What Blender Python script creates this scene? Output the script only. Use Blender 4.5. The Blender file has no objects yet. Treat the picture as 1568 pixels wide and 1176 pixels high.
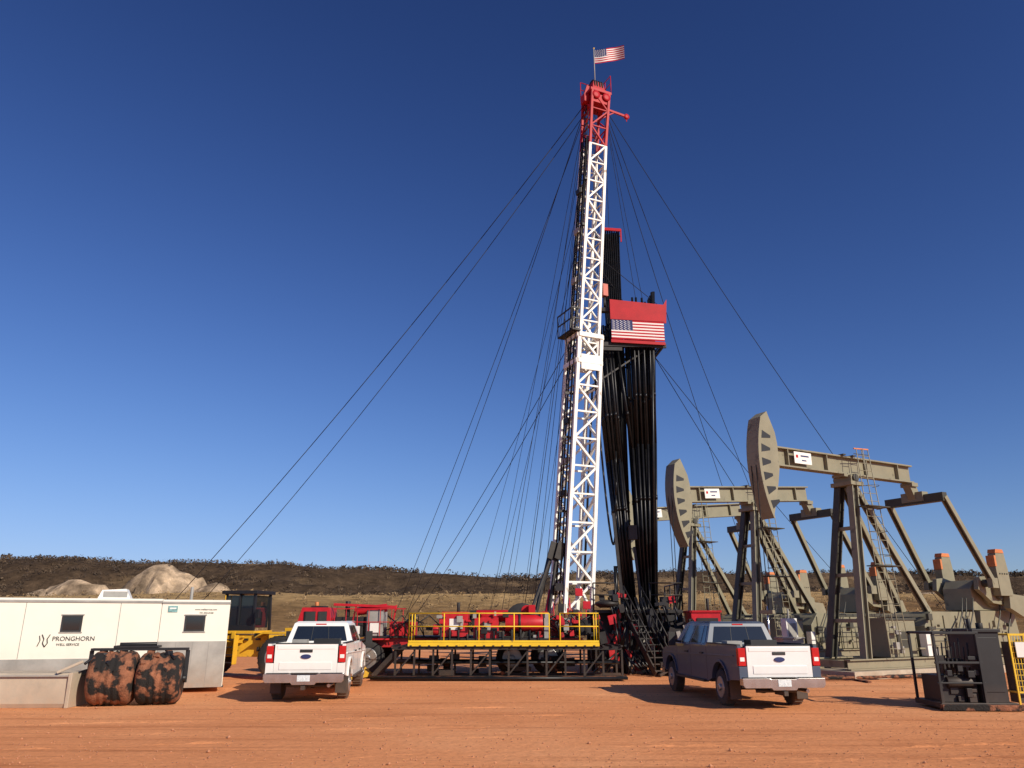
import bpy, bmesh, math, random
from mathutils import Vector, Matrix, noise
random.seed(7)
V=Vector
scene=bpy.context.scene
COL=scene.collection

# ------------------------------------------------------------------ materials
def M(name,col,rough=.6,metal=0.,var=.18,scale=2.5,bump=0.,dust=None,dustcol=(.40,.22,.12),patch=None,spec=.5,coat=0.):
    m=bpy.data.materials.new(name); m.use_nodes=True
    nt=m.node_tree; N=nt.nodes; L=nt.links
    b=N['Principled BSDF']
    b.inputs['Roughness'].default_value=rough; b.inputs['Metallic'].default_value=metal
    b.inputs['Specular IOR Level'].default_value=spec
    b.inputs['Coat Weight'].default_value=coat
    tc=N.new('ShaderNodeTexCoord')
    n=N.new('ShaderNodeTexNoise'); n.inputs['Scale'].default_value=scale; n.inputs['Detail'].default_value=6; n.inputs['Roughness'].default_value=.65
    L.new(tc.outputs['Object'],n.inputs['Vector'])
    r=N.new('ShaderNodeValToRGB')
    r.color_ramp.elements[0].position=.3; r.color_ramp.elements[1].position=.7
    r.color_ramp.elements[0].color=tuple(c*(1-var) for c in col)+(1,)
    r.color_ramp.elements[1].color=tuple(min(1,c*(1+var)) for c in col)+(1,)
    L.new(n.outputs['Fac'],r.inputs['Fac'])
    out=r.outputs['Color']
    if patch:
        pc,p0,ps=patch
        n2=N.new('ShaderNodeTexNoise'); n2.inputs['Scale'].default_value=ps; n2.inputs['Detail'].default_value=8
        L.new(tc.outputs['Object'],n2.inputs['Vector'])
        rr=N.new('ShaderNodeValToRGB'); rr.color_ramp.elements[0].position=p0; rr.color_ramp.elements[1].position=p0+.08
        L.new(n2.outputs['Fac'],rr.inputs['Fac'])
        mx=N.new('ShaderNodeMixRGB'); L.new(rr.outputs['Color'],mx.inputs['Fac']); L.new(out,mx.inputs[1]); mx.inputs[2].default_value=tuple(pc)+(1,)
        out=mx.outputs['Color']
    if dust:
        z0,z1,amt=dust
        sp=N.new('ShaderNodeSeparateXYZ'); g=N.new('ShaderNodeNewGeometry'); L.new(g.outputs['Position'],sp.inputs[0])
        mr=N.new('ShaderNodeMapRange'); mr.inputs['From Min'].default_value=z0; mr.inputs['From Max'].default_value=z1
        mr.inputs['To Min'].default_value=amt; mr.inputs['To Max'].default_value=.0
        L.new(sp.outputs['Z'],mr.inputs['Value'])
        n3=N.new('ShaderNodeTexNoise'); n3.inputs['Scale'].default_value=6; n3.inputs['Detail'].default_value=6
        L.new(tc.outputs['Object'],n3.inputs['Vector'])
        mm=N.new('ShaderNodeMath'); mm.operation='MULTIPLY'; L.new(mr.outputs[0],mm.inputs[0])
        m2=N.new('ShaderNodeMath'); m2.operation='MULTIPLY'; m2.inputs[1].default_value=1.7; L.new(n3.outputs['Fac'],m2.inputs[0]); L.new(m2.outputs[0],mm.inputs[1])
        mm.use_clamp=True
        mx=N.new('ShaderNodeMixRGB'); L.new(mm.outputs[0],mx.inputs['Fac']); L.new(out,mx.inputs[1]); mx.inputs[2].default_value=tuple(dustcol)+(1,)
        out=mx.outputs['Color']
    L.new(out,b.inputs['Base Color'])
    if bump:
        bp=N.new('ShaderNodeBump'); bp.inputs['Strength'].default_value=bump; bp.inputs['Distance'].default_value=.05
        n4=N.new('ShaderNodeTexNoise'); n4.inputs['Scale'].default_value=scale*5; n4.inputs['Detail'].default_value=5
        L.new(tc.outputs['Object'],n4.inputs['Vector']); L.new(n4.outputs['Fac'],bp.inputs['Height']); L.new(bp.outputs[0],b.inputs['Normal'])
    return m

white_paint=M('white_paint',(.82,.81,.78),.35,dust=(.3,1.1,.35),var=.03,coat=.4)
blue_paint=M('blue_grey_paint',(.055,.078,.125),.38,var=.08,coat=.25,dust=(.3,.8,.10))
tailgate_glare=M('tailgate_glare',(.80,.80,.79),.32,metal=.1,dust=(.3,1.1,.2),var=.04,coat=.5)  # sun glare put into the tailgate colour; the truck itself is blue-grey
glass=M('dark_glass',(.012,.015,.018),.05,var=.1,spec=.9)
chrome=M('chrome_steel',(.6,.6,.6),.22,metal=.9,dust=(.3,1.0,.35))
rubber=M('tyre_rubber',(.024,.022,.021),.85,dust=(0,.6,.35),var=.3,scale=8)
rim=M('wheel_rim',(.4,.4,.4),.35,metal=.7,dust=(0,.9,.35))
blackp=M('black_plastic',(.018,.018,.019),.6,dust=(.2,1.0,.15))
redlens=M('red_lens',(.5,.012,.012),.2)
plate=M('plate_white',(.6,.66,.68),.4,var=.3,scale=25)
red=M('red_paint',(.48,.010,.018),.42,var=.22,scale=4,dust=(0,2.2,.12),patch=((.14,.02,.018),.66,3.))
redb=M('red_bright',(.40,.007,.015),.55,var=.14,spec=.3)
mastwhite=M('mast_white_paint',(.80,.79,.74),.5,var=.12,patch=((.32,.24,.17),.66,3.))
steel=M('dark_steel',(.028,.025,.024),.55,metal=.3,var=.4,scale=4,dust=(0,1.2,.12))
pipe=M('black_pipe',(.016,.016,.018),.36,metal=.5,var=.4,scale=3)
cable=M('steel_cable',(.02,.02,.024),.8,metal=0,spec=.2)
yellow=M('yellow_paint',(.78,.50,.02),.5,var=.12,patch=((.2,.13,.04),.70,5.),dust=(0,1.2,.15))
loadery=M('loader_yellow',(.70,.39,.02),.5,var=.15,patch=((.25,.14,.04),.64,3.),dust=(0,1.6,.2))
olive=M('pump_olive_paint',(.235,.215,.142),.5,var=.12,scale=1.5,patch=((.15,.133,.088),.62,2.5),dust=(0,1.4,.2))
olived=M('pump_dark_and_shaded_olive',(.055,.052,.038),.5,var=.2,scale=2)  # dark pump parts, and shade coloured into front legs and beam webs
orange=M('orange_primer',(.58,.19,.06),.6,var=.2)
concrete=M('concrete',(.46,.39,.30),.9,var=.2,bump=.3,dust=(0,.6,.4))
trailerw=M('trailer_white',(.80,.765,.66),.5,var=.04,scale=.8,dust=(.2,1.6,.25),dustcol=(.46,.36,.26))
alum=M('aluminium_skirt',(.40,.38,.34),.45,metal=.35,var=.25,scale=1.2,dust=(0,.9,.4))
rust=M('rusty_steel',(.24,.095,.048),.9,var=.5,scale=6,bump=.6,patch=((.012,.010,.009),.46,3.6))
black=M('black_paint',(.012,.012,.014),.5,var=.3,dust=(0,.6,.15))
tanw=M('tan_tank_paint',(.46,.39,.30),.75,var=.22,scale=1.5,bump=.1,dust=(0,1.,.35))
flagw=M('flag_white',(.76,.74,.72),.8,var=.04)
flagr=M('flag_red',(.42,.012,.025),.8,var=.06,spec=.2)
flagb=M('flag_blue',(.02,.03,.12),.8,var=.1)
letter=M('lettering',(.05,.045,.04),.7)
signw=M('sign_white',(.78,.76,.72),.5,var=.05)
greyb=M('grey_box',(.30,.29,.27),.6,dust=(0,1.5,.25))

# ------------------------------------------------------------------ mesh builder
class MB:
    def __init__(s): s.v=[];s.f=[];s.fm=[];s.sm=[];s.mats=[]
    def mi(s,m):
        if m not in s.mats: s.mats.append(m)
        return s.mats.index(m)
    def add(s,vs,fs,m,smooth=False):
        o=len(s.v); s.v+= [tuple(p) for p in vs]; k=s.mi(m)
        for i,f in enumerate(fs):
            s.f.append([o+a for a in f]); s.fm.append(k); s.sm.append(smooth if isinstance(smooth,bool) else smooth[i])
    def box(s,c,d,m,rz=0,ry=0,rx=0,top=(1,1)):
        R=Matrix.Rotation(rz,3,'Z')@Matrix.Rotation(ry,3,'Y')@Matrix.Rotation(rx,3,'X'); c=V(c); vs=[]
        for z in(-1,1):
            t=top if z>0 else (1,1)
            for x,y in((-1,-1),(1,-1),(1,1),(-1,1)): vs.append(c+R@V((x*d[0]/2*t[0],y*d[1]/2*t[1],z*d[2]/2)))
        s.add(vs,[(0,3,2,1),(4,5,6,7),(0,1,5,4),(1,2,6,5),(2,3,7,6),(3,0,4,7)],m)
    def bx(s,x0,x1,y0,y1,z0,z1,m): s.box(((x0+x1)/2,(y0+y1)/2,(z0+z1)/2),(x1-x0,y1-y0,z1-z0),m)
    def frame(s,p,q,up):
        p=V(p);q=V(q);a=(q-p).normalized();up=V(up)
        if abs(a.dot(up.normalized()))>.98: up=V((0,1,0)) if abs(a.y)<.9 else V((1,0,0))
        x=a.cross(up).normalized(); y=x.cross(a).normalized(); return p,q,x,y
    def beam(s,p,q,w,h,m,up=(0,0,1)):
        p,q,x,y=s.frame(p,q,up); vs=[]
        for c in(p,q):
            for i,j in((-1,-1),(1,-1),(1,1),(-1,1)): vs.append(c+x*i*w/2+y*j*h/2)
        s.add(vs,[(0,3,2,1),(4,5,6,7),(0,1,5,4),(1,2,6,5),(2,3,7,6),(3,0,4,7)],m)
    def ibeam(s,p,q,w,h,m,up=(0,0,1),t=.05,mweb=None):
        P,Q,x,y=s.frame(p,q,up)
        s.beam(P+y*(h-t)/2,Q+y*(h-t)/2,w,t,m,up); s.beam(P-y*(h-t)/2,Q-y*(h-t)/2,w,t,m,up); s.beam(P,Q,t*.8,h-2*t,mweb or m,up)
    def cyl(s,p,q,r,m,n=10,r2=None,caps=True):
        if r2 is None:r2=r
        p,q,x,y=s.frame(p,q,(0,0,1)); vs=[]
        for c,rr in((p,r),(q,r2)):
            for i in range(n):
                a=2*math.pi*i/n; vs.append(c+x*math.cos(a)*rr+y*math.sin(a)*rr)
        fs=[(i,(i+1)%n,n+(i+1)%n,n+i) for i in range(n)]; sm=[True]*n
        if caps: fs+=[tuple(range(n))[::-1],tuple(range(n,2*n))]; sm+=[False,False]
        s.add(vs,fs,m,sm)
    def path(s,pts,r,m,n=6):
        for a,b in zip(pts,pts[1:]): s.cyl(a,b,r,m,n)
    def prism(s,pts,o,ax,ay,th,m):
        o=V(o);ax=V(ax);ay=V(ay);th=V(th);n=len(pts)
        vs=[o+ax*a+ay*b for a,b in pts]; vs+=[v+th for v in vs]
        s.add(vs,[tuple(range(n)),tuple(range(2*n-1,n-1,-1))]+[(i,n+i,n+(i+1)%n,(i+1)%n) for i in range(n)],m)
    def lathe(s,prof,c,axis,m,n=20):
        c=V(c);a=V(axis).normalized(); _,_,x,y=s.frame(c,c+a,(0,0,1)); vs=[]
        for d,r in prof:
            for i in range(n):
                t=2*math.pi*i/n; vs.append(c+a*d+x*math.cos(t)*r+y*math.sin(t)*r)
        fs=[]
        for k in range(len(prof)-1):
            for i in range(n): fs.append((k*n+i,k*n+(i+1)%n,(k+1)*n+(i+1)%n,(k+1)*n+i))
        fs.append(tuple(range(n))[::-1]); fs.append(tuple(range((len(prof)-1)*n,len(prof)*n)))
        s.add(vs,fs,m,[True]*(len(fs)-2)+[False,False])
    def pane(s,q,u0,u1,v0,v1,off,m,th=.012):
        q=[V(a) for a in q]
        n=(q[1]-q[0]).cross(q[3]-q[0]).normalized()
        def P(u,v): return q[0].lerp(q[1],u).lerp(q[3].lerp(q[2],u),v)
        base=[P(u0,v0),P(u1,v0),P(u1,v1),P(u0,v1)]
        vs=[b+n*(off-th) for b in base]+[b+n*off for b in base]
        s.add(vs,[(0,3,2,1),(4,5,6,7),(0,1,5,4),(1,2,6,5),(2,3,7,6),(3,0,4,7)],m)
    def ladder(s,p,q,side,m,step=.3,r=.025,ext=0):
        p=V(p);q=V(q);side=V(side); n=int((q-p).length/step)
        s.cyl(p-side,q-side,r,m,6); s.cyl(p+side,q+side,r,m,6)
        for i in range(1,n):
            c=p.lerp(q,i/n); s.cyl(c-side,c+side,r*.8,m,5)
    def rail(s,pts,m,h=1.05,r=.03,posts=1.3):
        for a,b in zip(pts,pts[1:]):
            a=V(a);b=V(b);n=max(1,round((b-a).length/posts))
            for z in(h,h*.55): s.cyl(a+V((0,0,z)),b+V((0,0,z)),r,m,6)
            for i in range(n+1):
                c=a.lerp(b,i/n); s.cyl(c,c+V((0,0,h)),r,m,6)
    def wheel(s,c,axis,r,w,n=24):
        a=V(axis).normalized()
        s.lathe([(-w/2,r*.62),(-w/2,r*.9),(-w/2*.8,r),(w/2*.8,r),(w/2,r*.9),(w/2,r*.62)],c,a,rubber,n)
        s.lathe([(-w/2*.85,r*.2),(w/2*.7,r*.6),(w/2+.012,r*.61)],c,a,rim,n)
        s.lathe([(0,r*.6),(w/2+.02,r*.58),(w/2-.03,r*.5)],c,a,rim,n)
        s.lathe([(0,r*.2),(w/2+.05,r*.2),(w/2+.06,r*.12)],c,a,rim,12)
        for i in range(28):
            t=2*math.pi*i/28
            _,_,x,y=s.frame(V(c),V(c)+a,(0,0,1))
            d=x*math.cos(t)+y*math.sin(t)
            s.beam(V(c)+d*(r+.004)-a*w*.42,V(c)+d*(r+.004)+a*w*.42,.03*r*2,.02,rubber,up=d)
    def obj(s,name,loc=(0,0,0),rz=0,parent=None,bevel=0):
        me=bpy.data.meshes.new(name); me.from_pydata(s.v,[],s.f)
        for m in s.mats: me.materials.append(m)
        me.polygons.foreach_set('material_index',s.fm); me.polygons.foreach_set('use_smooth',s.sm)
        bm=bmesh.new(); bm.from_mesh(me); bmesh.ops.recalc_face_normals(bm,faces=bm.faces); bm.to_mesh(me); bm.free()
        me.update()
        o=bpy.data.objects.new(name,me); COL.objects.link(o); o.location=loc; o.rotation_euler=(0,0,rz)
        if parent: o.parent=parent
        if bevel:
            b=o.modifiers.new('bevel','BEVEL'); b.width=bevel; b.segments=2; b.limit_method='ANGLE'; b.angle_limit=math.radians(40); b.harden_normals=False
        return o
def empty(name,loc=(0,0,0),rz=0):
    e=bpy.data.objects.new(name,None); COL.objects.link(e); e.location=loc; e.rotation_euler=(0,0,rz); e.empty_display_size=.5; return e
def text(name,body,size,loc,rot,mat,parent,ext=.004):
    c=bpy.data.curves.new(name,'FONT'); c.body=body; c.size=size; c.extrude=ext
    t=bpy.data.objects.new(name+'_tmp',c); COL.objects.link(t)
    dg=bpy.context.evaluated_depsgraph_get(); me=bpy.data.meshes.new_from_object(t.evaluated_get(dg))
    bpy.data.objects.remove(t); o=bpy.data.objects.new(name,me); COL.objects.link(o)
    me.materials.clear(); me.materials.append(mat); o.location=loc; o.rotation_euler=rot; o.parent=parent; return o
def sst(a,b,x):
    t=max(0,min(1,(x-a)/(b-a))); return t*t*(3-2*t)

# ------------------------------------------------------------------ camera, light, world
cam=bpy.data.cameras.new('camera'); co=bpy.data.objects.new('camera',cam); COL.objects.link(co)
co.location=(0,0,2.0); co.rotation_euler=(math.radians(90+17.1),0,0); cam.sensor_width=36; cam.lens=27.05; cam.clip_end=6000
scene.camera=co
scene.view_settings.view_transform='Standard'; scene.view_settings.look='None'; scene.view_settings.exposure=0
EL=math.radians(29); AZ=math.radians(135)
S=V((math.cos(EL)*math.sin(AZ),math.cos(EL)*math.cos(AZ),math.sin(EL)))
sl=bpy.data.lights.new('sun','SUN'); sl.energy=5.0; sl.angle=math.radians(.5); sl.color=(1,.90,.74)
so=bpy.data.objects.new('sun',sl); COL.objects.link(so); so.rotation_euler=(-S).to_track_quat('-Z','Y').to_euler(); so.location=(20,-20,30)
w=bpy.data.worlds.new('World'); scene.world=w; w.use_nodes=True
nt=w.node_tree; bg=nt.nodes['Background']; sk=nt.nodes.new('ShaderNodeTexSky'); sk.sky_type='NISHITA'; sk.sun_disc=False
sk.sun_elevation=EL; sk.sun_rotation=AZ; sk.air_density=1.0; sk.dust_density=.35; sk.ozone_density=3.0; sk.altitude=700
def vm(op,a,b):
    n=nt.nodes.new('ShaderNodeVectorMath'); n.operation=op; nt.links.new(a,n.inputs[0])
    if isinstance(b,tuple): n.inputs[1].default_value=b
    else: nt.links.new(b,n.inputs[1])
    return n.outputs[0]
a=vm('MULTIPLY',sk.outputs[0],(.075,.075,.075))
gq=nt.nodes.new('ShaderNodeGamma'); gq.inputs[1].default_value=1.62; nt.links.new(a,gq.inputs[0])
a=vm('MULTIPLY',gq.outputs[0],(29,28.5,36))
K=(7.0,9.8,16.0)                       # soft shoulder so the bright horizon does not clip
a=vm('DIVIDE',vm('MULTIPLY',a,K),vm('ADD',a,K))
nt.links.new(a,bg.inputs[0]); bg.inputs[1].default_value=.1

# ------------------------------------------------------------------ ground
def ground_mat():
    m=bpy.data.materials.new('scoria_dirt'); m.use_nodes=True; nt=m.node_tree; N=nt.nodes; L=nt.links; b=N['Principled BSDF']
    b.inputs['Roughness'].default_value=.95; b.inputs['Specular IOR Level'].default_value=.1
    g=N.new('ShaderNodeNewGeometry')
    def nz(scale,mp=(1,1,1),det=6,rgh=.6,rot=0,dist=0):
        mpn=N.new('ShaderNodeMapping'); mpn.inputs['Scale'].default_value=mp; mpn.inputs['Rotation'].default_value=(0,0,rot); L.new(g.outputs['Position'],mpn.inputs[0])
        n=N.new('ShaderNodeTexNoise'); n.inputs['Scale'].default_value=scale; n.inputs['Detail'].default_value=det; n.inputs['Roughness'].default_value=rgh; n.inputs['Distortion'].default_value=dist
        L.new(mpn.outputs[0],n.inputs['Vector']); return n.outputs['Fac']
    def ramp(x,els):
        r=N.new('ShaderNodeValToRGB'); e=r.color_ramp.elements
        e[0].position,e[0].color=els[0][0],els[0][1]+(1,); e[1].position,e[1].color=els[-1][0],els[-1][1]+(1,)
        for p,c in els[1:-1]:
            k=e.new(p); k.color=c+(1,)
        L.new(x,r.inputs[0]); return r.outputs[0]
    def mix(t,f,a,c):
        x=N.new('ShaderNodeMixRGB'); x.blend_type=t
        if isinstance(f,float): x.inputs[0].default_value=f
        else: L.new(f,x.inputs[0])
        for i,q in((1,a),(2,c)):
            if isinstance(q,tuple): x.inputs[i].default_value=q+(1,)
            else: L.new(q,x.inputs[i])
        return x.outputs[0]
    c1=ramp(nz(.12,det=8),[(.3,(.66,.25,.10)),(.5,(.79,.325,.14)),(.7,(.87,.41,.195))])
    tr=ramp(nz(1.0,(.10,.9,1),rot=.12,det=8,rgh=.7,dist=.4),[(.34,(.66,.58,.54)),(.47,(1,1,1)),(.66,(1.0,1.0,1.0)),(.75,(1.08,1.12,1.16))])
    c2=mix('MULTIPLY',.7,c1,tr)
    tr2=ramp(nz(2.2,(.06,1.5,1),rot=-.45,det=6,rgh=.6,dist=.3),[(.33,(.60,.54,.50)),(.44,(1,1,1)),(1,(1,1,1))])
    c2=mix('MULTIPLY',.65,c2,tr2)
    fine=ramp(nz(9,det=10,rgh=.8),[(.3,(.64,.60,.57)),(.5,(1,1,1)),(.75,(1.22,1.22,1.2))])
    c3=mix('MULTIPLY',.85,c2,fine)
    st=ramp(nz(.55,(.5,1.6,1),det=9,rgh=.75),[(.64,(0,0,0)),(.73,(1,1,1))])
    c4=mix('MIX',st,c3,(.36,.135,.065))
    L.new(c4,b.inputs['Base Color'])
    bp=N.new('ShaderNodeBump'); bp.inputs['Strength'].default_value=.75; bp.inputs['Distance'].default_value=.05
    ad=N.new('ShaderNodeMath'); ad.operation='ADD'; L.new(nz(5,det=10,rgh=.75),ad.inputs[0]); L.new(nz(2.2,(.06,1.5,1),rot=-.45,dist=.3),ad.inputs[1])
    L.new(ad.outputs[0],bp.inputs['Height']); L.new(bp.outputs[0],b.inputs['Normal'])
    return m
gmat=ground_mat()
B=MB(); B.add([(-2500,-800,0),(2500,-800,0),(2500,2500,0),(-2500,2500,0)],[(0,1,2,3)],gmat); B.obj('ground')

B=MB()
def windrow(pts,wd,h):
    n=len(pts); vs=[]
    for i,(x,y) in enumerate(pts):
        p=V((x,y,0)); q=V((*pts[min(n-1,i+1)],0))-V((*pts[max(0,i-1)],0)); q.normalize(); s_=V((-q.y,q.x,0))
        e=math.sin(math.pi*i/(n-1))**.5*max(0,noise.noise(V((x*.6,y*.6,h*50)))+.45); hh=h*e*random.uniform(.3,1.2); ww=wd*random.uniform(.7,1.2)
        for t,z in((-1,0),(-.4,.7),(.1,1),(.5,.6),(1,0)): vs.append(p+s_*t*ww+V((0,0,z*hh-.006)))
    B.add(vs,[(i*5+k,i*5+k+1,(i+1)*5+k+1,(i+1)*5+k) for i in range(n-1) for k in range(4)],gmat,True)
for (x0,y0,x1,y1,bend) in((-9,13.5,2,15.2,.4),(-9,14.9,2,16.6,.4),(3,12.6,12,14.4,-.5),(2.5,13.6,12,15.6,-.5),(-6,17.2,6,18.4,.6),(-6,18.8,5,20.0,.6),(-2,22,10,24.5,.5),(4,15.3,14,17,.2),(-12,16.5,-3,17.6,.2),(-4,12.2,6,13.9,.9),(-3,24,7,26,.3)):
    n=90; windrow([(x0+(x1-x0)*i/n,y0+(y1-y0)*i/n+bend*math.sin(math.pi*i/n)+.12*noise.noise(V((i*.2,x0,y0)))) for i in range(n+1)],.13,.042)
B.obj('tyre_track_ridges')

B=MB(); gm=M('gravel_stone',(.46,.21,.11),.95,var=.4,scale=1)
for i in range(5200):
    y=10+ (random.random()**1.6)*30; x=random.uniform(-.75,.75)*y; r=random.uniform(.006,.024)*(1 if random.random()<.96 else 2)
    vs=[V((x,y,r*.3))+V((random.uniform(.6,1.2)*r*a,random.uniform(.6,1.2)*r*b,random.uniform(.5,.9)*r*c)) for a,b,c in((1,0,0),(0,1,0),(-1,0,0),(0,-1,0),(0,0,1),(0,0,-1))]
    B.add(vs,[(0,1,4),(1,2,4),(2,3,4),(3,0,4),(1,0,5),(2,1,5),(3,2,5),(0,3,5)],gm)
B.obj('gravel')

# ------------------------------------------------------------------ hills
def nz(x,y,s,o=0): return noise.fractal(V((x*s+o,y*s-o,o*.7)),1.0,2.0,5)
BUT=[(-100,226,22,15,11.5),(-124,224,24,12,7.5),(-84,222,14,9,6),(-66,214,13,7,4.0),(-52,168,12,6,2.3),(-28,172,16,6,2.2),(-150,214,24,9,5.0),(-176,232,22,12,6.0),(-30,226,20,8,3.5),(8,232,22,8,3.0),(96,190,16,7,2.6),(70,176,9,5,2.2),(120,225,22,10,4.5),(155,230,20,10,5.0)]
def butte(x,y):
    t=0
    for bx_,by_,rx,ry,h in BUT:
        dx=(x-bx_)/rx; dy=(y-by_)/ry; d=math.hypot(dx,dy)
        if d>1.6: continue
        a=math.atan2(dy,dx); g=abs(noise.noise(V((a*4.2,bx_,h))))*1.6+abs(noise.noise(V((a*11,bx_,d*2))))*.7
        d2=d*(1+.9*g*min(1,d*1.6))+.16*nz(x,y,.12,3)
        k=sst(1.05,.05,d2); k=k*.45+.55*(math.floor(k*4)/4+ (k*4%1)**4/4)
        t=max(t,h*k)
    return t
def hz(x,y):
    a=6.6*sst(62,152,y)-.8*(1-sst(57,64,y))+nz(x,y,.02,1)*1.2*sst(64,110,y)
    a-=3.0*sst(152,180,y)*(1-sst(205,240,y))
    R=19.8+5.0*sst(-20,-190,x)+1.8*sst(60,200,x)+2.3*nz(x,0,.012,5)+.6*nz(x,y,.05,8)
    k=sst(228,318,y+30*nz(x,y*.3,.012,2))
    h=a*(1-k)+R*k+ nz(x,y,.035,4)*10*k*(1-k)*2
    return h+butte(x,y)*(1-k*.7)
def hc(x,y,z):
    n=nz(x,y,.03,9); n2=nz(x,y,.15,11)
    scrub=V((.20,.12,.06)); grass=V((.48,.33,.16)); brush=V((.078,.055,.038)); rock=V((.58,.45,.33))
    c=scrub.lerp(V((.29,.185,.09)),max(0,min(1,.5+n*1.2)))
    c=c.lerp(grass,sst(112,130,y+14*n)*(1-sst(150,162,y+8*n)))
    k=sst(158,175,y+14*n); c=c.lerp(brush,k)
    if y>225: c=c.lerp(V((.25,.175,.105)),.7*sst(.05,.35,nz(x,y,.02,21)))
    bt=butte(x,y)
    if bt>.6:
        lay=.5+.5*math.sin(z*3.1+n2*1.5); veg=.45 if nz(x,y,.10,41)>.18 else 1
        c=c.lerp(rock*(.55+.55*lay),sst(.6,1.8,bt)*veg)
    return c*(1+.25*n2)
xs=sorted(set([-1500,-1200,-1000,-850,-700,-600]+[-520+5*i for i in range(209)]+[-200+1.6*i for i in range(150)]+[600,700,850,1000,1200,1500]))
ys=sorted(set([57+2*i for i in range(6)]+[70+3.2*i for i in range(90)]+[160+1.8*i for i in range(48)]+[362,380,410,460,550,700,900,1300]))
vs=[];cs=[]
for y in ys:
    for x in xs:
        z=hz(x,y); vs.append((x,y,z)); cs.append(hc(x,y,z))
nx=len(xs); fs=[(j*nx+i,j*nx+i+1,(j+1)*nx+i+1,(j+1)*nx+i) for j in range(len(ys)-1) for i in range(nx-1)]
me=bpy.data.meshes.new('hills'); me.from_pydata(vs,[],fs); me.polygons.foreach_set('use_smooth',[True]*len(fs))
ca=me.color_attributes.new('Col','FLOAT_COLOR','POINT')
ca.data.foreach_set('color',[q for c in cs for q in(max(0,c[0]),max(0,c[1]),max(0,c[2]),1)])
hm=bpy.data.materials.new('badlands_hill'); hm.use_nodes=True; N=hm.node_tree.nodes; L=hm.node_tree.links; b=N['Principled BSDF']; b.inputs['Roughness'].default_value=1; b.inputs['Specular IOR Level'].default_value=.05
at=N.new('ShaderNodeAttribute'); at.attribute_name='Col'; g=N.new('ShaderNodeNewGeometry')
n1=N.new('ShaderNodeTexNoise'); n1.inputs['Scale'].default_value=.35; n1.inputs['Detail'].default_value=12; n1.inputs['Roughness'].default_value=.75; L.new(g.outputs['Position'],n1.inputs['Vector'])
r=N.new('ShaderNodeValToRGB'); r.color_ramp.elements[0].position=.32; r.color_ramp.elements[0].color=(.42,.40,.38,1); r.color_ramp.elements[1].position=.68; r.color_ramp.elements[1].color=(1.6,1.5,1.35,1)
L.new(n1.outputs['Fac'],r.inputs[0]); mx=N.new('ShaderNodeMixRGB'); mx.blend_type='MULTIPLY'; mx.inputs[0].default_value=.9; L.new(at.outputs['Color'],mx.inputs[1]); L.new(r.outputs[0],mx.inputs[2]); L.new(mx.outputs[0],b.inputs['Base Color'])
bp=N.new('ShaderNodeBump'); bp.inputs['Strength'].default_value=.9; bp.inputs['Distance'].default_value=1.2; L.new(n1.outputs['Fac'],bp.inputs['Height']); L.new(bp.outputs[0],b.inputs['Normal'])
me.materials.append(hm); ho=bpy.data.objects.new('hills',me); COL.objects.link(ho)

def clumps(name,pts,mats,per):
    B=MB()
    for (x,y,sz) in pts:
        z=hz(x,y); m=random.choice(mats)
        for k in range(per):
            a=random.uniform(0,6.28); rr=sz*math.sqrt(random.random())*.8; hh=random.random()*sz*(1.15-.5*rr/sz)
            c=V((x+math.cos(a)*rr,y+math.sin(a)*rr,z+hh)); t=sz*random.uniform(.18,.4)
            d=[V((random.uniform(-1,1),random.uniform(-1,1),random.uniform(-1,1)))*t for _ in range(3)]
            B.add([c+d[0],c+d[1],c+d[2]],[(0,1,2)],m)
    return B.obj(name)
bd=M('brush_dark',(.068,.050,.038),.95,var=.3,spec=.1); bm2=M('brush_mid',(.12,.084,.056),.95,var=.3,spec=.1); bt=M('brush_tan',(.32,.22,.12),.95,var=.3,spec=.1)
pts=[]
for i in range(3900):
    y=random.uniform(215,335); x=random.uniform(-.72,.72)*y
    if butte(x,y)>1.5 and random.random()<.93: continue
    if nz(x,y,.02,31)<-.05 and random.random()<.7: continue
    pts.append((x,y,random.uniform(.8,1.7)))
for i in range(1500):
    y=random.uniform(312,332); x=random.uniform(-.72,.72)*y
    if nz(x,7,.02,51)<-.18: continue
    pts.append((x,y,random.uniform(1.0,2.5)))
clumps('distant_trees',pts,[bd,bd,bm2],16)
pts=[]
for i in range(3600):
    y=58+(random.random()**.8)*140; x=random.uniform(-.75,.75)*y
    if nz(x,y,.04,17)<0 and random.random()<.6: continue
    pts.append((x,y,random.uniform(.2,.75)))
clumps('scrub_brush',pts,[bm2,bt,bt,bd],16)

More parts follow.
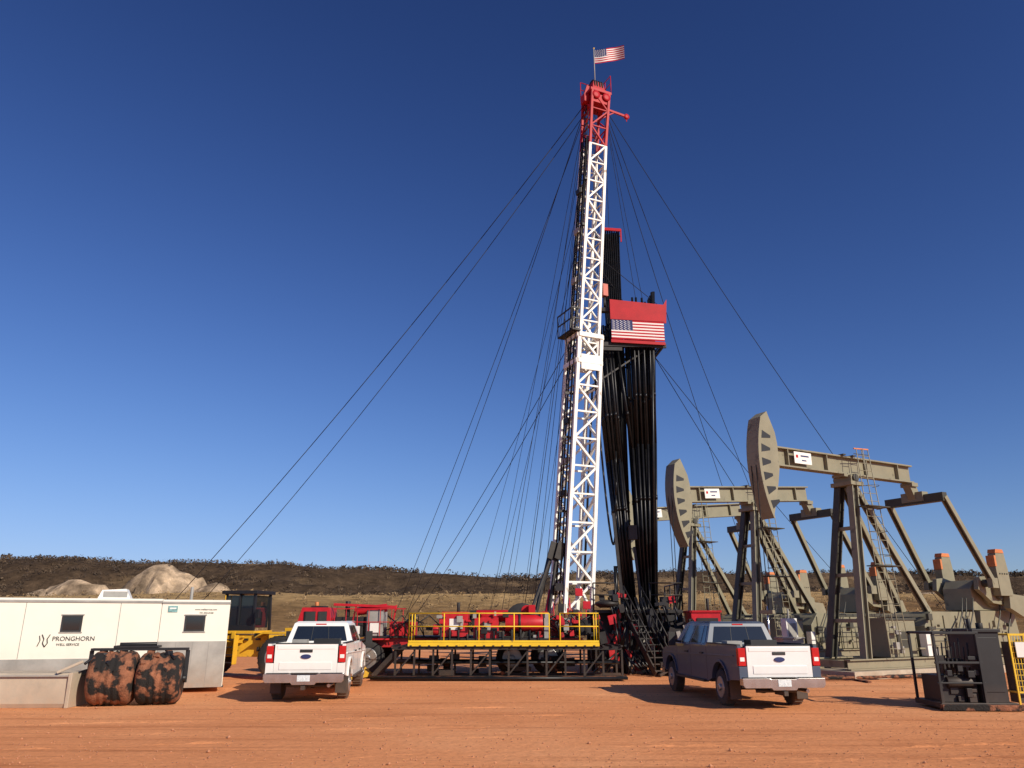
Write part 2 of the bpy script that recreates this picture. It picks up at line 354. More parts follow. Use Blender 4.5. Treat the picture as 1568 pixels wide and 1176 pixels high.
# ------------------------------------------------------------------ pickups
def pickup(name,loc,rz,paint,tail):
    B=MB()
    def arc(c,r,a0,a1,n=10): return [(c[0]+r*math.cos(math.radians(a0+(a1-a0)*i/n)),c[1]+r*math.sin(math.radians(a0+(a1-a0)*i/n))) for i in range(n+1)]
    prof=[(.04,.66)]+arc((1.28,.48),.54,165,15)+[(2.2,.50),(4.75,.50)]+arc((5.32,.48),.54,172,8)+[(6.1,.62),(6.22,.70),(6.22,1.05),(6.08,1.2),(4.95,1.33),(4.8,1.37),(2.22,1.39),(2.2,1.43),(.03,1.43)]
    for sx in(-1,1):
        B.prism(prof,(sx*.90,0,0),(0,1,0),(0,0,1),(sx*.09,0,0),paint)
        B.beam((sx*1.0,.3,1.19),(sx*1.0,6.0,1.08),.03,.03,paint)
        for yc in(1.28,5.32):
            A=arc((yc,.48),.56,168,12,12)
            for p,q in zip(A,A[1:]): B.beam((sx*.985,p[0],p[1]),(sx*.985,q[0],q[1]),.09,.05,paint)
            B.wheel((sx*.86,yc,.42),(sx,0,0),.42,.28)
            B.bx(min(sx*.55,sx*.89),max(sx*.55,sx*.89),yc-.56,yc+.56,.98,1.02,blackp)
        B.beam((sx*.95,.05,1.445),(sx*.95,2.15,1.445),.1,.03,blackp)
        for yy in(2.22,3.5,4.72): B.bx(min(sx*.985,sx*.993),max(sx*.985,sx*.993),yy-.006,yy+.006,.56,1.36,blackp)
        for yy in(2.45,3.7): B.bx(min(sx*.99,sx*1.03),max(sx*.99,sx*1.03),yy,yy+.22,1.16,1.2,blackp)
        B.beam((sx*1.0,2.3,.5),(sx*1.0,4.7,.5),.14,.06,blackp)
        B.beam((sx*.95,4.45,1.42),(sx*1.2,4.4,1.45),.06,.06,blackp); B.box((sx*1.23,4.4,1.5),(.2,.1,.38),blackp)
        B.bx(min(sx*.83,sx*1.0),max(sx*.83,sx*1.0),-.035,.10,.98,1.38,redlens)
        B.bx(min(sx*.86,sx*.97),max(sx*.86,sx*.97),-.042,-.03,1.08,1.17,signw)
        B.bx(min(sx*.80,sx*1.0),max(sx*.80,sx*1.0),-.02,.05,.66,.96,paint)
        B.bx(min(sx*.70,sx*.98),max(sx*.70,sx*.98),.72,.74,.18,.62,blackp)
        B.bx(min(sx*.80,sx*.87),max(sx*.80,sx*.87),.1,2.15,.86,1.40,blackp)
    B.bx(-.795,.795,-.02,.05,.72,1.42,tail)
    B.bx(-.66,.66,-.034,-.015,.80,.98,tail); B.bx(-.74,.74,-.03,-.015,1.30,1.39,tail)
    B.bx(-.79,.79,-.03,.06,1.425,1.45,blackp)
    B.bx(-.16,.16,-.036,-.02,1.22,1.29,blackp)
    B.prism([(.13*math.cos(a*math.pi/8),.055*math.sin(a*math.pi/8)) for a in range(16)],(0,-.05,1.12),(1,0,0),(0,0,1),(0,.03,0),flagb)
    B.prism([(-1.0,.56),(-.95,.50),(-.32,.50),(-.28,.45),(.28,.45),(.32,.50),(.95,.50),(1.0,.56),(1.0,.71),(.35,.71),(.3,.69),(-.3,.69),(-.35,.71),(-1.0,.71)],(0,-.2,0),(1,0,0),(0,0,1),(0,.2,0),chrome)
    B.bx(-.34,.34,-.19,-.02,.712,.73,blackp); B.bx(-.95,-.4,-.19,-.02,.715,.728,blackp); B.bx(.4,.95,-.19,-.02,.715,.728,blackp)
    B.bx(-.16,.16,-.215,-.2,.53,.68,plate)
    B.bx(-.05,.05,-.24,.3,.33,.43,blackp); B.cyl((-.5,.3,.4),(.5,.3,.4),.04,blackp)
    B.cyl((.62,-.05,.42),(.62,1.0,.42),.045,chrome)
    for sx in(-1,1): B.bx(sx*.45-.04,sx*.45+.04,.0,5.8,.5,.66,blackp)
    B.cyl((-.8,1.28,.42),(.8,1.28,.42),.07,blackp); B.lathe([(-.2,.03),(-.12,.15),(.12,.15),(.2,.03)],(0.05,1.28,.42),(0,1,0),blackp,14)
    B.cyl((0,.45,.62),(0,.45,.82),.36,rubber,18)
    B.bx(-.88,.88,.06,2.14,.82,.86,blackp); B.bx(-.88,.88,2.14,2.22,.6,1.41,paint)
    B.box((.3,1.7,1.35),(.7,.45,.35),blackp); B.box((-.45,1.75,1.3),(.4,.4,.4),greyb)
    B.bx(-.885,.885,2.24,4.72,.48,1.35,paint); B.bx(-.66,.66,4.73,6.0,.45,1.1,blackp)
    B.prism([(4.75,1.12),(4.75,1.30),(4.98,1.335),(5.9,1.24),(6.12,1.16),(6.2,1.02),(6.2,.62),(6.02,.6),(6.02,1.1)],(-.895,0,0),(0,1,0),(0,0,1),(1.79,0,0),paint)
    B.bx(-.6,.6,6.18,6.24,.72,1.08,blackp); B.bx(-.98,.98,6.15,6.36,.48,.68,chrome)
    b0=[(-.95,2.25,1.355),(.95,2.25,1.355),(.95,5.0,1.345),(-.95,5.0,1.345)]
    b1=[(-.76,2.42,1.93),(.76,2.42,1.93),(.76,4.3,1.93),(-.76,4.3,1.93)]
    b2=[(-.68,2.55,1.985),(.68,2.55,1.985),(.68,4.15,1.985),(-.68,4.15,1.985)]
    B.add(b0+b1+b2,[(0,1,5,4),(1,2,6,5),(2,3,7,6),(3,0,4,7),(4,5,9,8),(5,6,10,9),(6,7,11,10),(7,4,8,11),(8,9,10,11),(0,3,2,1)],paint)
    B.pane([b0[0],b0[1],b1[1],b1[0]],.08,.92,.16,.86,.008,glass)
    B.pane([b0[0],b0[1],b1[1],b1[0]],.36,.37,.16,.86,.012,blackp); B.pane([b0[0],b0[1],b1[1],b1[0]],.63,.64,.16,.86,.012,blackp)
    B.pane([b0[2],b0[3],b1[3],b1[2]],.05,.95,.06,.94,.008,glass)
    for f in([b0[1],b0[2],b1[2],b1[1]],[b0[3],b0[0],b1[0],b1[3]]):
        fl=(f[0][0]<0)
        for a,c in((.06,.16),(.19,.50),(.54,.84)):
            if fl:a,c=1-c,1-a
            B.pane(f,a,c,.12,.90,.008,glass)
    B.bx(-.15,.15,2.40,2.43,1.885,1.92,redlens)
    B.cyl((.5,4.0,1.98),(.5,3.95,2.25),.008,blackp,5)
    return B.obj(name,loc,rz,bevel=.012)
pickup('pickup_truck',(-5.30,21.0,0),math.radians(5.5),white_paint,white_paint)
pickup('pickup_truck',(6.34,19.4,0),math.radians(6),blue_paint,tailgate_glare)

# ------------------------------------------------------------------ office trailer
tr=empty('office_trailer',(-8.55,24.3,0),math.radians(20))
B=MB()
B.prism([(0,.62),(0,2.52),(.12,2.62),(2.38,2.62),(2.5,2.52),(2.5,.62)],(-12,0,0),(0,1,0),(0,0,1),(10.1,0,0),trailerw)
B.prism([(-.03,.16),(-.03,2.5),(.09,2.60),(2.4,2.60),(2.53,2.5),(2.53,.16)],(-1.89,0,0),(0,1,0),(0,0,1),(1.89,0,0),trailerw)
B.bx(-1.87,-.02,-.055,-.032,.14,1.42,alum)
for x in(-1.4,-.95,-.5): B.bx(x,x+.012,-.062,-.054,.16,1.40,greyb)
B.bx(-12,-1.9,-.02,-.003,.62,.98,alum)
for x in(-10.5,-9.2,-8,-6.6,-5.4,-3.0): B.bx(x,x+.015,-.01,-.002,.99,2.5,greyb)
B.bx(-12,-1.9,-.03,0,2.50,2.56,greyb); B.bx(-1.89,0.01,-.055,-.03,2.48,2.54,greyb)
for x0,ww in((-4.45,.52),(-1.22,.56)):
    yo=-.0 if x0<-2 else -.032
    B.bx(x0,x0+ww,yo-.04,yo-.001,1.70,2.15,blackp); B.bx(x0+.05,x0+ww-.05,yo-.046,yo-.038,1.75,2.10,glass)
    B.bx(x0-.03,x0+ww+.03,yo-.03,yo-.001,1.67,1.70,alum); B.bx(x0-.03,x0+ww+.03,yo-.03,yo-.001,2.15,2.18,alum)
B.bx(-1.72,-1.46,-.05,-.033,2.24,2.42,M('company_placard',(.18,.35,.35),.5,var=.6,scale=9))
B.bx(-1.68,-1.50,-.054,-.049,2.33,2.37,signw)
for x in(-7.3,-6.3): B.wheel((x,.35,.38),(0,-1,0),.38,.25)
B.prism([(0,0),(.1,.26),(.75,.30),(.9,0)],(-3.75,.8,2.62),(1,0,0),(0,0,1),(0,.8,0),signw); B.bx(-3.6,-2.95,.78,.8,2.68,2.84,greyb)
B.cyl((-1.15,.8,2.6),(-1.15,.8,3.0),.045,greyb)
B.bx(-11.9,-2.1,.2,.35,.45,.62,steel); B.bx(-11.9,-2.1,2.1,2.25,.45,.62,steel)
for x in(-11.5,-9.0,-2.6,): B.box((x,.4,.23),(.35,.35,.45),steel)
B.bx(-.06,.035,.4,.46,.1,.16,steel)
B.obj('body',parent=tr,bevel=.015)
text('lettering','PRONGHORN',.168,(-4.62,-.012,1.46),(math.pi/2,0,0),letter,tr)
text('lettering_small','WELL SERVICE',.09,(-4.50,-.012,1.33),(math.pi/2,0,0),letter,tr)
text('lettering_side','www.wellservice.com',.07,(-.98,-.037,2.30),(math.pi/2,0,0),letter,tr); text('lettering_phone','701-555-0100',.07,(-.85,-.037,2.20),(math.pi/2,0,0),letter,tr)
B=MB()
for sx in(-1,1):
    pts=[(0,-.015,0),(sx*.06,-.015,.10),(sx*.04,-.015,.21),(sx*.10,-.015,.33)]
    B.path([V((-4.78,0,1.30))+V(p) for p in pts],.013,letter,5)
B.path([V((-4.96,-.015,1.32)),V((-4.91,-.015,1.47)),V((-4.94,-.015,1.60))],.011,letter,5)
B.obj('logo',parent=tr)

# ------------------------------------------------------------------ packer roller + low trough
B=MB()
def drum(cx,r,wd):
    n=36; prof=[(-wd/2,r*.30),(-wd/2,r*.72),(-wd/2+.03,r*.86),(-wd/2+.08,r*.95),(-wd/2+.15,r*.99)]
    for k in range(1,10):
        x=-wd/2+.15+(wd-.30)*k/10; prof.append((x,r*(1.0+(.0 if k%2 else -.045))))
    prof+=[(wd/2-.15,r*.99),(wd/2-.08,r*.95),(wd/2-.03,r*.86),(wd/2,r*.72),(wd/2,r*.30)]
    B.lathe(prof,(cx,0,r),(1,0,0),rust,n)
    B.lathe([(-wd/2-.02,.1),(-wd/2-.02,r*.5),(wd/2+.02,r*.5),(wd/2+.02,.1)],(cx,0,r),(1,0,0),black,20)
drum(-.54,.64,1.06); drum(.55,.62,1.04)
for i in range(26):
    a=random.uniform(.3,2.9); x=random.uniform(-1.0,1.0); B.box((x,-math.cos(a)*.60,.62+math.sin(a)*.62),(random.uniform(.06,.2),random.uniform(.05,.12),random.uniform(.05,.12)),random.choice([rust,black,rust]),rz=random.uniform(-1,1),rx=a)
B.cyl((-1.15,0,.61),(1.15,0,.61),.08,black,12)
for x in(-1.13,1.12): B.beam((x,.05,.5),(x,.05,1.28),.10,.04,black,up=(0,1,0))
B.beam((-1.14,.05,1.31),(1.13,.05,1.31),.26,.06,black); B.bx(-.62,.42,-.1,.4,1.345,1.40,black)
B.cyl((-.5,-.0,1.43),(.35,.1,1.44),.045,black); B.cyl((-.85,-.02,1.28),(-1.12,-.5,1.0),.035,black); B.cyl((.6,.0,1.28),(.9,-.45,1.10),.035,black)
B.beam((-1.15,0,.8),(-1.9,.2,.55),.12,.12,black); B.beam((-1.2,-.35,1.05),(-1.75,-.3,.8),.06,.06,tanw)
B.obj('packer_roller',(-9.4,20.6,0),math.radians(14),bevel=.006)
B=MB()
B.prism([(-.0,0),(-.05,.10),(-.0,.70),(.10,.78),(1.1,.78),(1.2,.7),(1.2,0)],(-3.5,0,0),(0,1,0),(0,0,1),(3.5,0,0),tanw)
B.bx(-3.5,.02,-.07,-.04,.70,.74,greyb)
B.bx(-.06,.03,-.08,1.15,.0,.80,tanw)
B.obj('steel_trough',(-10.65,19.9,0),math.radians(3),bevel=.012)

# ------------------------------------------------------------------ wheel loader
B=MB()
B.bx(-.7,.7,-.7,.7,1.55,1.65,loadery)
for x in(-.62,.62):
    for y in(-.62,.62): B.beam((x,y,1.6),(x*.92,y*.95,2.95),.09,.09,black)
B.bx(-.7,.7,-.74,.74,2.95,3.07,black)
B.bx(-.56,.56,-.6,-.585,1.75,2.9,glass); B.bx(-.56,-.545,-.56,.56,1.75,2.9,glass); B.bx(.545,.56,-.56,.56,1.75,2.9,glass); B.bx(-.6,.6,-.66,-.62,1.65,1.85,black)
B.bx(-.03,.03,-.66,-.6,1.8,2.95,black)
B.prism([(-3.1,.9),(-3.1,1.8),(-2.8,2.0),(-.75,2.1),(-.75,.9)],(0,-.7,0),(1,0,0),(0,0,1),(0,1.4,0),loadery)
B.bx(-.85,1.2,-.62,.62,.75,1.5,loadery); B.bx(1.2,2.0,-.35,.35,.7,1.35,black)
for k in range(4): B.bx(-.4+.0,.1,-1.05,-.72,.55+.26*k,.58+.26*k,black)
B.bx(-.45,-.41,-1.0,-.72,.5,1.5,loadery); B.bx(.1,.14,-1.0,-.72,.5,1.5,loadery)
B.box((2.3,-.25,1.2),(1.1,.3,1.1),loadery); B.beam((2.2,-.45,1.7),(3.7,-.45,.7),.16,.32,loadery); B.beam((2.2,.45,1.7),(3.7,.45,.7),.16,.32,loadery)
B.prism([(3.5,.1),(4.7,.05),(4.3,.35),(3.9,.6),(3.85,1.1),(4.2,1.4),(3.7,1.35),(3.45,.9)],(0,-1.25,0),(1,0,0),(0,0,1),(0,2.5,0),loadery)
for x in(-1.7,1.9):
    for y in(-1,1): B.wheel((x,y*.95,.74),(0,y,0),.74,.5)
B.prism([(-2.6,1.55),(-2.3,1.68),(-1.1,1.68),(-.8,1.5),(-.8,1.45),(-1.1,1.6),(-2.3,1.6),(-2.6,1.5)],(0,-1.15,0),(1,0,0),(0,0,1),(0,.5,0),loadery)
B.prism([(1.0,1.45),(1.3,1.62),(2.5,1.62),(2.8,1.4),(2.8,1.35),(2.5,1.55),(1.3,1.55),(1.0,1.4)],(0,-1.2,0),(1,0,0),(0,0,1),(0,.5,0),loadery)
B.beam((-.5,-.8,1.7),(-.5,-.8,2.9),.03,.03,loadery); B.cyl((-2.0,0,2.0),(-2.0,0,2.6),.05,black)
B.bx(.8,.95,-.95,-.8,2.1,2.4,black); B.beam((.6,-.6,2.3),(.9,-.9,2.3),.03,.03,black)
for i in range(14): B.box((random.uniform(-.7,1.3),-.68,random.uniform(.8,1.5)),(random.uniform(.05,.3),.1,random.uniform(.05,.25)),random.choice([black,steel,loadery]))
B.obj('wheel_loader',(-9.95,30.2,0),math.radians(-10),bevel=.015)

# ------------------------------------------------------------------ workover rig
rig=empty('workover_rig',(0,0,0))
B=MB()
B.bx(-8.6,2.8,32.0,32.3,1.0,1.35,red); B.bx(-8.6,2.8,33.5,33.8,1.0,1.35,red)
B.bx(-8.4,2.6,31.8,34.0,1.35,1.42,steel)
for x in(-7.4,-5.6,.0,1.4):
    for y,s_ in((31.75,-1),(34.05,1)): B.wheel((x,y,.62),(0,s_,0),.62,.42)
B.bx(-6.5,-4.8,31.5,32.0,1.28,1.34,red); B.bx(-8.4,-6.7,31.5,32.0,1.28,1.34,red)
B.prism([(-8.5,1.1),(-8.5,1.8),(-8.3,2.50),(-7.2,2.50),(-7.05,1.1)],(0,31.7,0),(1,0,0),(0,0,1),(0,1.2,0),red)
B.bx(-8.2,-7.75,31.66,31.72,1.85,2.35,glass); B.bx(-7.65,-7.3,31.66,31.72,1.85,2.35,glass)
B.bx(-8.0,-7.5,31.9,32.7,2.50,2.57,steel); B.cyl((-7.85,32.2,2.5),(-7.85,32.2,2.72),.08,orange)
B.bx(-8.65,-8.45,31.6,34.0,.9,1.2,steel)
B.bx(-7.0,-5.9,31.9,33.4,1.43,2.15,steel); B.bx(-5.75,-5.1,31.8,32.9,1.43,2.40,greyb); B.bx(-5.6,-5.25,31.74,31.8,1.55,1.95,signw)
B.bx(-6.75,-6.2,31.82,31.9,1.55,2.0,greyb); B.bx(-6.6,-6.0,31.7,31.85,1.5,1.8,signw)
B.cyl((-6.6,32.2,2.15),(-6.6,32.2,2.75),.1,steel); B.cyl((-6.2,32.1,2.35),(-5.0,32.1,2.5),.16,red,14)
B.bx(-4.85,-3.9,31.9,33.3,1.43,1.95,red)
for i in range(7): B.beam((-7.0+i*.45,31.72,1.42),(-7.0+i*.45,31.72,2.45),.03,.03,red)
B.beam((-7.1,31.72,2.45),(-4.2,31.72,2.45),.04,.04,red); B.beam((-7.1,31.72,1.95),(-4.2,31.72,1.95),.03,.03,red)
B.beam((-7.1,31.9,2.62),(-4.6,31.9,2.52),.10,.10,red)
for x in(-6.4,-5.4,-4.8): B.beam((x,31.9,1.4),(x+.2,31.9,2.6),.06,.06,red)
B.cyl((.4,31.9,2.0),(.4,33.6,2.0),.5,red,18); B.lathe([(0,.3),(0,.68),(.06,.68),(.06,.3)],(.4,31.85,2.0),(0,1,0),steel,20)
B.bx(-.4,1.2,32.0,33.7,1.43,1.8,red); B.bx(1.25,2.9,32.2,33.9,1.43,2.1,red)
B.bx(2.0,2.35,31.8,32.2,1.5,2.1,greyb); B.bx(1.3,1.8,31.9,32.2,1.6,2.2,red); B.bx(2.6,3.1,31.7,32.2,1.45,2.05,steel)
for i in range(70):
    x=random.choice([random.uniform(-3.5,3.4),random.uniform(1.,3.4)]); z=random.uniform(1.4,2.35); y=random.uniform(31.5,31.9)
    B.box((x,y,z),(random.uniform(.05,.3),.12,random.uniform(.05,.3)),random.choice([red,steel,steel,red,red,black,greyb]),ry=random.uniform(-.2,.2))
for i in range(26):
    x=random.uniform(-6.8,3.2); B.path([(x,31.6,1.4),(x+random.uniform(-.3,.3),31.5,1.9),(x+random.uniform(-.7,.7),31.7,2.2),(x+random.uniform(-.9,.9),31.8,1.6)],.025,pipe,6)
B.beam((1.55,32.6,4.6),(.75,32.0,1.45),.12,.12,steel); B.beam((1.7,33.9,4.6),(.75,34.0,1.45),.12,.12,steel)
B.beam((1.75,32.5,4.9),(.35,31.8,1.3),.10,.10,steel); B.cyl((1.9,32.5,4.9),(1.35,32.2,1.5),.07,steel,12); B.cyl((1.6,32.55,3.2),(1.25,32.2,1.5),.11,red,12)
for s_ in(-.15,.15): B.beam((1.75+s_,32.3,4.4),(1.95+s_,32.4,5.1),.05,.4,steel)
for x,z in((2.0,2.5),(3.0,2.6),(2.7,3.1),(1.9,3.3)): B.box((x,32.2,z),(.3,.2,.3),random.choice([red,steel]))
for i in range(10): B.beam((1.7+i*.14,32.1,2.0),(1.7+i*.14+random.uniform(-.1,.1),32.2,2.4+random.random()*.5),.04,.04,random.choice([red,steel]))
B.obj('carrier',parent=rig,bevel=.01)

# mast
ax0=V((2.42,33,2.2)); ax1=V((4.35,33.5,28.2))
def axis(z): return ax0.lerp(ax1,(z-ax0.z)/(ax1.z-ax0.z))
phi=math.radians(24)
ex=V((math.cos(phi),math.sin(phi),0)); ey=V((-math.sin(phi),math.cos(phi),0))
def corner(z,w,i,d=1.0):
    sx,sy=((-1,-1),(1,-1),(1,1),(-1,1))[i]; return axis(z)+ex*sx*w/2+ey*sy*w*d/2
B=MB()
def lattice(z0,z1,w0,w1,bays,m,ch,br,depth=1.0,flip=0):
    for i in range(4): B.beam(corner(z0,w0,i,depth),corner(z1,w1,i,depth),ch,ch,m,up=ey)
    for k in range(bays):
        a=z0+(z1-z0)*k/bays; c=z0+(z1-z0)*(k+1)/bays; wa=w0+(w1-w0)*k/bays; wc=w0+(w1-w0)*(k+1)/bays
        for i in range(4):
            j=(i+1)%4
            B.beam(corner(c,wc,i,depth),corner(c,wc,j,depth),br*.8,br*.8,m,up=ey)
            p,q=(i,j) if (k+flip)%2==0 else (j,i)
            B.beam(corner(a,wa,p,depth),corner(c,wc,q,depth),br,br,m,up=ey)
lattice(2.3,14.4,1.24,1.14,10,mastwhite,.15,.095)
lattice(13.0,24.6,.96,.88,11,mastwhite,.13,.08)
lattice(24.6,27.7,.88,.98,3,redb,.12,.07,flip=1)
for z in(13.1,14.35):
    for i in range(4): B.beam(corner(z,1.22,i),corner(z,1.22,(i+1)%4),.16,.2,mastwhite)
c=axis(13.05); B.prism([(-.45,-.35),(.5,-.35),(.5,.35),(-.45,.35)],c-ey*.68,ex,V((0,0,1)),ey*.05,mastwhite)
c=axis(14.5)
for dz in(0,.55,1.05):
    B.beam(c-ex*.6-ey*.7+V((0,0,dz)),c-ex*1.0-ey*.7+V((0,0,dz)),.05,.05,steel); B.beam(c-ex*1.0-ey*.7+V((0,0,dz)),c-ex*1.0+ey*.7+V((0,0,dz)),.05,.05,steel)
B.box(c-ex*.8,(.45,1.4,.06),steel,rz=phi)
for s_ in(-.7,0,.7): B.beam(c-ex*1.0+ey*s_,c-ex*1.0+ey*s_+V((0,0,1.05)),.05,.05,steel)
B.beam(c-ex*1.0,axis(12.8)-ex*.6,.05,.05,steel)
for o_,rr in((-.45,.03),(-.2,.04),(.1,.028),(.34,.04)):
    B.cyl(axis(3)-ex*.68+ey*o_,axis(25)-ex*.54+ey*o_*.8,rr,pipe,6)
B.ladder(axis(2.6)-ex*.80-ey*.25,axis(26.4)-ex*.60-ey*.2,ey*.2,steel,.32,.022)
for z in(7.2,8.6,10.4,17.2,19.8,22): B.box(axis(z)-ex*.66,(.18,.4,.25),random.choice([steel,greyb]),rz=phi)
for z in(5.,9.,20,22.5,11): B.box(axis(z)-ex*.58-ey*.45,(.16,.12,.12),steel,rz=phi)
for z in(6.4,9.6,11.6): B.beam(axis(z)-ex*.6-ey*.3,axis(z)-ex*1.0-ey*.3-V((0,0,.0)),.05,.1,steel)
for o_ in(-.12,-.04,.05,.14): B.cyl(axis(27.6)+ex*o_+ey*.1,V((4.0,33.4,17))+ex*o_,.014,cable,5)
B.cyl(axis(27.6)-ex*.1,V((.5,33,2.4)),.014,cable,5)
tb=V((4.02,33.3,16.9))+ex*.36
B.box(tb,(.26,.3,.6),M('block_orange',(.42,.05,.02),.5),rz=phi); B.cyl(tb-V((0,0,.3)),tb-V((0,0,.9)),.06,steel); B.box(tb-V((0,0,1.0)),(.4,.3,.18),steel)
c=axis(27.75)
B.box(c,(1.2,1.1,.14),redb,rz=phi); B.box(c+V((0,0,.40)),(.8,.7,.6),redb,rz=phi,top=(.7,.8))
B.box(c-V((0,0,.45)),(1.0,.95,.5),redb,rz=phi)
for s_ in(-.22,-.08,.08,.22): B.lathe([(-.03,.1),(-.03,.36),(.03,.36),(.03,.1)],c+ex*s_+V((0,0,.55)),ex,steel,20)
for s_ in(-.3,.3): B.lathe([(-.03,.08),(-.03,.22),(.03,.22),(.03,.08)],c+ey*-.53+ex*s_+V((0,0,-.3)),ey,redb,16)
top=V((0,0,.08)); K=[c+top-ex*.58-ey*.54,c+top+ex*.58-ey*.54,c+top+ex*.58+ey*.54,c+top-ex*.58+ey*.54]
B.rail([K[1],K[2],K[3]],redb,1.0,.022,.6)
B.beam(c-ex*.68+V((0,0,-.4)),c-ex*.42+V((0,0,.5)),.1,.24,redb); B.box(c-ex*.66+V((0,0,-.35)),(.26,.4,.45),redb,rz=phi)
B.beam(axis(27.2)+ex*.4,axis(27.2)+ex*1.85-V((0,0,.1)),.08,.11,redb); B.beam(axis(26.6)+ex*.45,axis(27.2)+ex*1.2,.05,.05,redb)
B.lathe([(-.05,.04),(-.05,.15),(.05,.15),(.05,.04)],axis(27.2)+ex*1.85-V((0,0,.1)),ey,redb,14)
B.beam(axis(27.2)+ex*1.85,axis(26.8)+ex*1.88,.04,.04,redb)
B.cyl(axis(3)+ex*.72+ey*.3,axis(12.2)+ex*.70+ey*.3,.05,pipe,8)
hp=[]
for i in range(17):
    t=i/16; hp.append(V((3.75,33.1,12.4)).lerp(V((4.6,33.6,9.2)),t)+V((.1*math.sin(t*3),0,-5.6*math.sin(math.pi*t)**.9)))
B.path(hp,.045,pipe,8)
B.obj('mast',parent=rig)

# racking board
B=MB()
pn=V((1,.08,0)).normalized()
o=V((4.55,33.1,0))
def rp(s,z,d=0): return o+pn*s+V((-.08,1,0)).normalized()*d+V((0,0,z))
B.prism([(0,15.33),(2.52,15.26),(2.52,16.12),(0,16.32)],o,pn,V((0,0,1)),V((0,.05,0)),redb)
B.prism([(0,0),(.18,.3),(.1,-.9),(.0,-.9)],rp(2.52,16.1),pn,V((0,0,1)),V((0,.05,0)),redb)
B.prism([(0,14.2),(2.52,14.12),(2.52,14.26),(0,14.36)],o,pn,V((0,0,1)),V((0,.05,0)),redb)
for s_ in(0,2.5):
    B.beam(rp(s_,14.2,.1),rp(s_,14.2,2.4),.1,.14,steel); B.beam(rp(s_,15.2,.1),rp(s_,15.2,2.4),.05,.05,steel)
B.beam(rp(0,14.2,2.4),rp(2.5,14.2,2.4),.1,.14,steel); B.beam(rp(-.7,14.15,.2),rp(2.6,14.15,.2),.12,.2,steel)
for i in range(9): B.beam(rp(.25+i*.27,14.3,.3),rp(.25+i*.27,14.3,2.2),.05,.08,steel)
B.beam(rp(-.8,13.9,.1),rp(.5,13.9,.1),.08,.16,steel); B.beam(axis(12.2)+ex*.5,rp(1.8,14.1,.6),.07,.07,steel); B.beam(axis(12.0)+ex*.5+ey*.4,rp(1.8,14.1,1.8),.07,.07,steel)
B.cyl(axis(18.8)+ex*.4,rp(2.4,16.2,.3),.015,cable,5); B.cyl(axis(18.8)+ex*.4+ey*.3,rp(2.4,15.2,2.2),.015,cable,5)
B.obj('racking_board',parent=rig)

def flagmesh(name,fn,parent=None,nx=42,ny=39):
    B=MB()
    for m in(flagr,flagw,flagb): B.mi(m)
    vs=[fn(i/nx,j/ny) for j in range(ny+1) for i in range(nx+1)]
    k={0:[],1:[],2:[]}
    for j in range(ny):
        for i in range(nx):
            st=(j//3)%2
            c=0 if st==0 else 1
            if i<nx*.4 and j>=18:
                c=2
                if 0<i<16 and j<38 and j>18 and ((i%3==1 and j%4==1) or (i%3==2 and j%4==3)): c=1
            k[c].append((j*(nx+1)+i,j*(nx+1)+i+1,(j+1)*(nx+1)+i+1,(j+1)*(nx+1)+i))
    B.v=[tuple(v) for v in vs]
    for c in k:
        for f in k[c]: B.f.append(list(f)); B.fm.append(c); B.sm.append(True)
    return B.obj(name,parent=parent)
flagmesh('painted_flag_panel',lambda u,v: rp(.02+2.47*u,14.36+(.94)*v-.07*u,-.03),rig)
fp=axis(28.2)+V((-.05,0,0))
B=MB(); B.cyl(fp-V((0,0,.2)),fp+V((0,0,2.55)),.025,greyb,8); B.lathe([(-.05,.01),(0,.05),(.05,.01)],fp+V((0,0,2.58)),(0,0,1),yellow,8)
fe=B.obj('american_flag')
def fl(u,v):
    return fp+V((.03+1.5*u,-.18*math.sin(u*7)*u-.25*u, 1.62+.86*v-.12*math.sin(u*6.5+.3)*u**.6 +.06*u*u))
flagmesh('cloth',fl,fe)

# pipe stands
B=MB()
for i in range(12):
    for j in range(6):
        if i in(4,5): continue
        bx=4.85+1.25*i/11+random.uniform(-.03,.03); by=33.6+.9*j/5
        tx=3.95+2.65*i/11+random.uniform(-.08,.08); ty=33.55+1.5*j/5; tz=16.5+random.uniform(-.35,.25)
        if i<4: tz=14.9+random.uniform(0,.4)
        p=V((bx,by,2.45)); q=V((tx,ty,tz)); mid=p.lerp(q,.5)+V((random.uniform(-.07,.07),random.uniform(-.05,.05),0))
        if i==6 and j%2==0: q=V((tx-.5,ty,14.3))
        B.cyl(p,mid,.052,pipe,7); B.cyl(mid,q,.052,pipe,7)
        for t in(.33,.66): 
            c=p.lerp(mid,t*2) if t<.5 else mid.lerp(q,t*2-1); B.cyl(c-V((0,0,.1)),c+V((0,0,.1)),.068,pipe,7)
for i in range(7):
    tx=6.62+.07*(i%3); B.cyl((5.98+.06*(i%3),33.5+.12*i,2.45),(tx,33.6+.12*i,16.9+random.uniform(-.2,.2)),.06,pipe,7)
B.obj('drill_pipe_stands')
B=MB()
for i in range(9):
    for j in range(4):
        B.cyl((4.9+.3*i/8,34.5+.1*j,2.45),(4.45+.85*i/8,34.4+.14*j,20.6+random.uniform(-.08,.08)),.034,pipe,6)
B.beam((4.42,34.3,20.62),(5.4,34.3,20.55),.08,.14,redb); B.beam((4.42,35,20.62),(5.4,35,20.55),.08,.14,redb)
B.beam((5.4,34.3,20.6),(5.4,34.3,19.9),.06,.06,redb); B.beam((4.1,34.6,20.3),(5.4,34.6,20.4),.08,.1,steel)
B.obj('sucker_rod_stands')

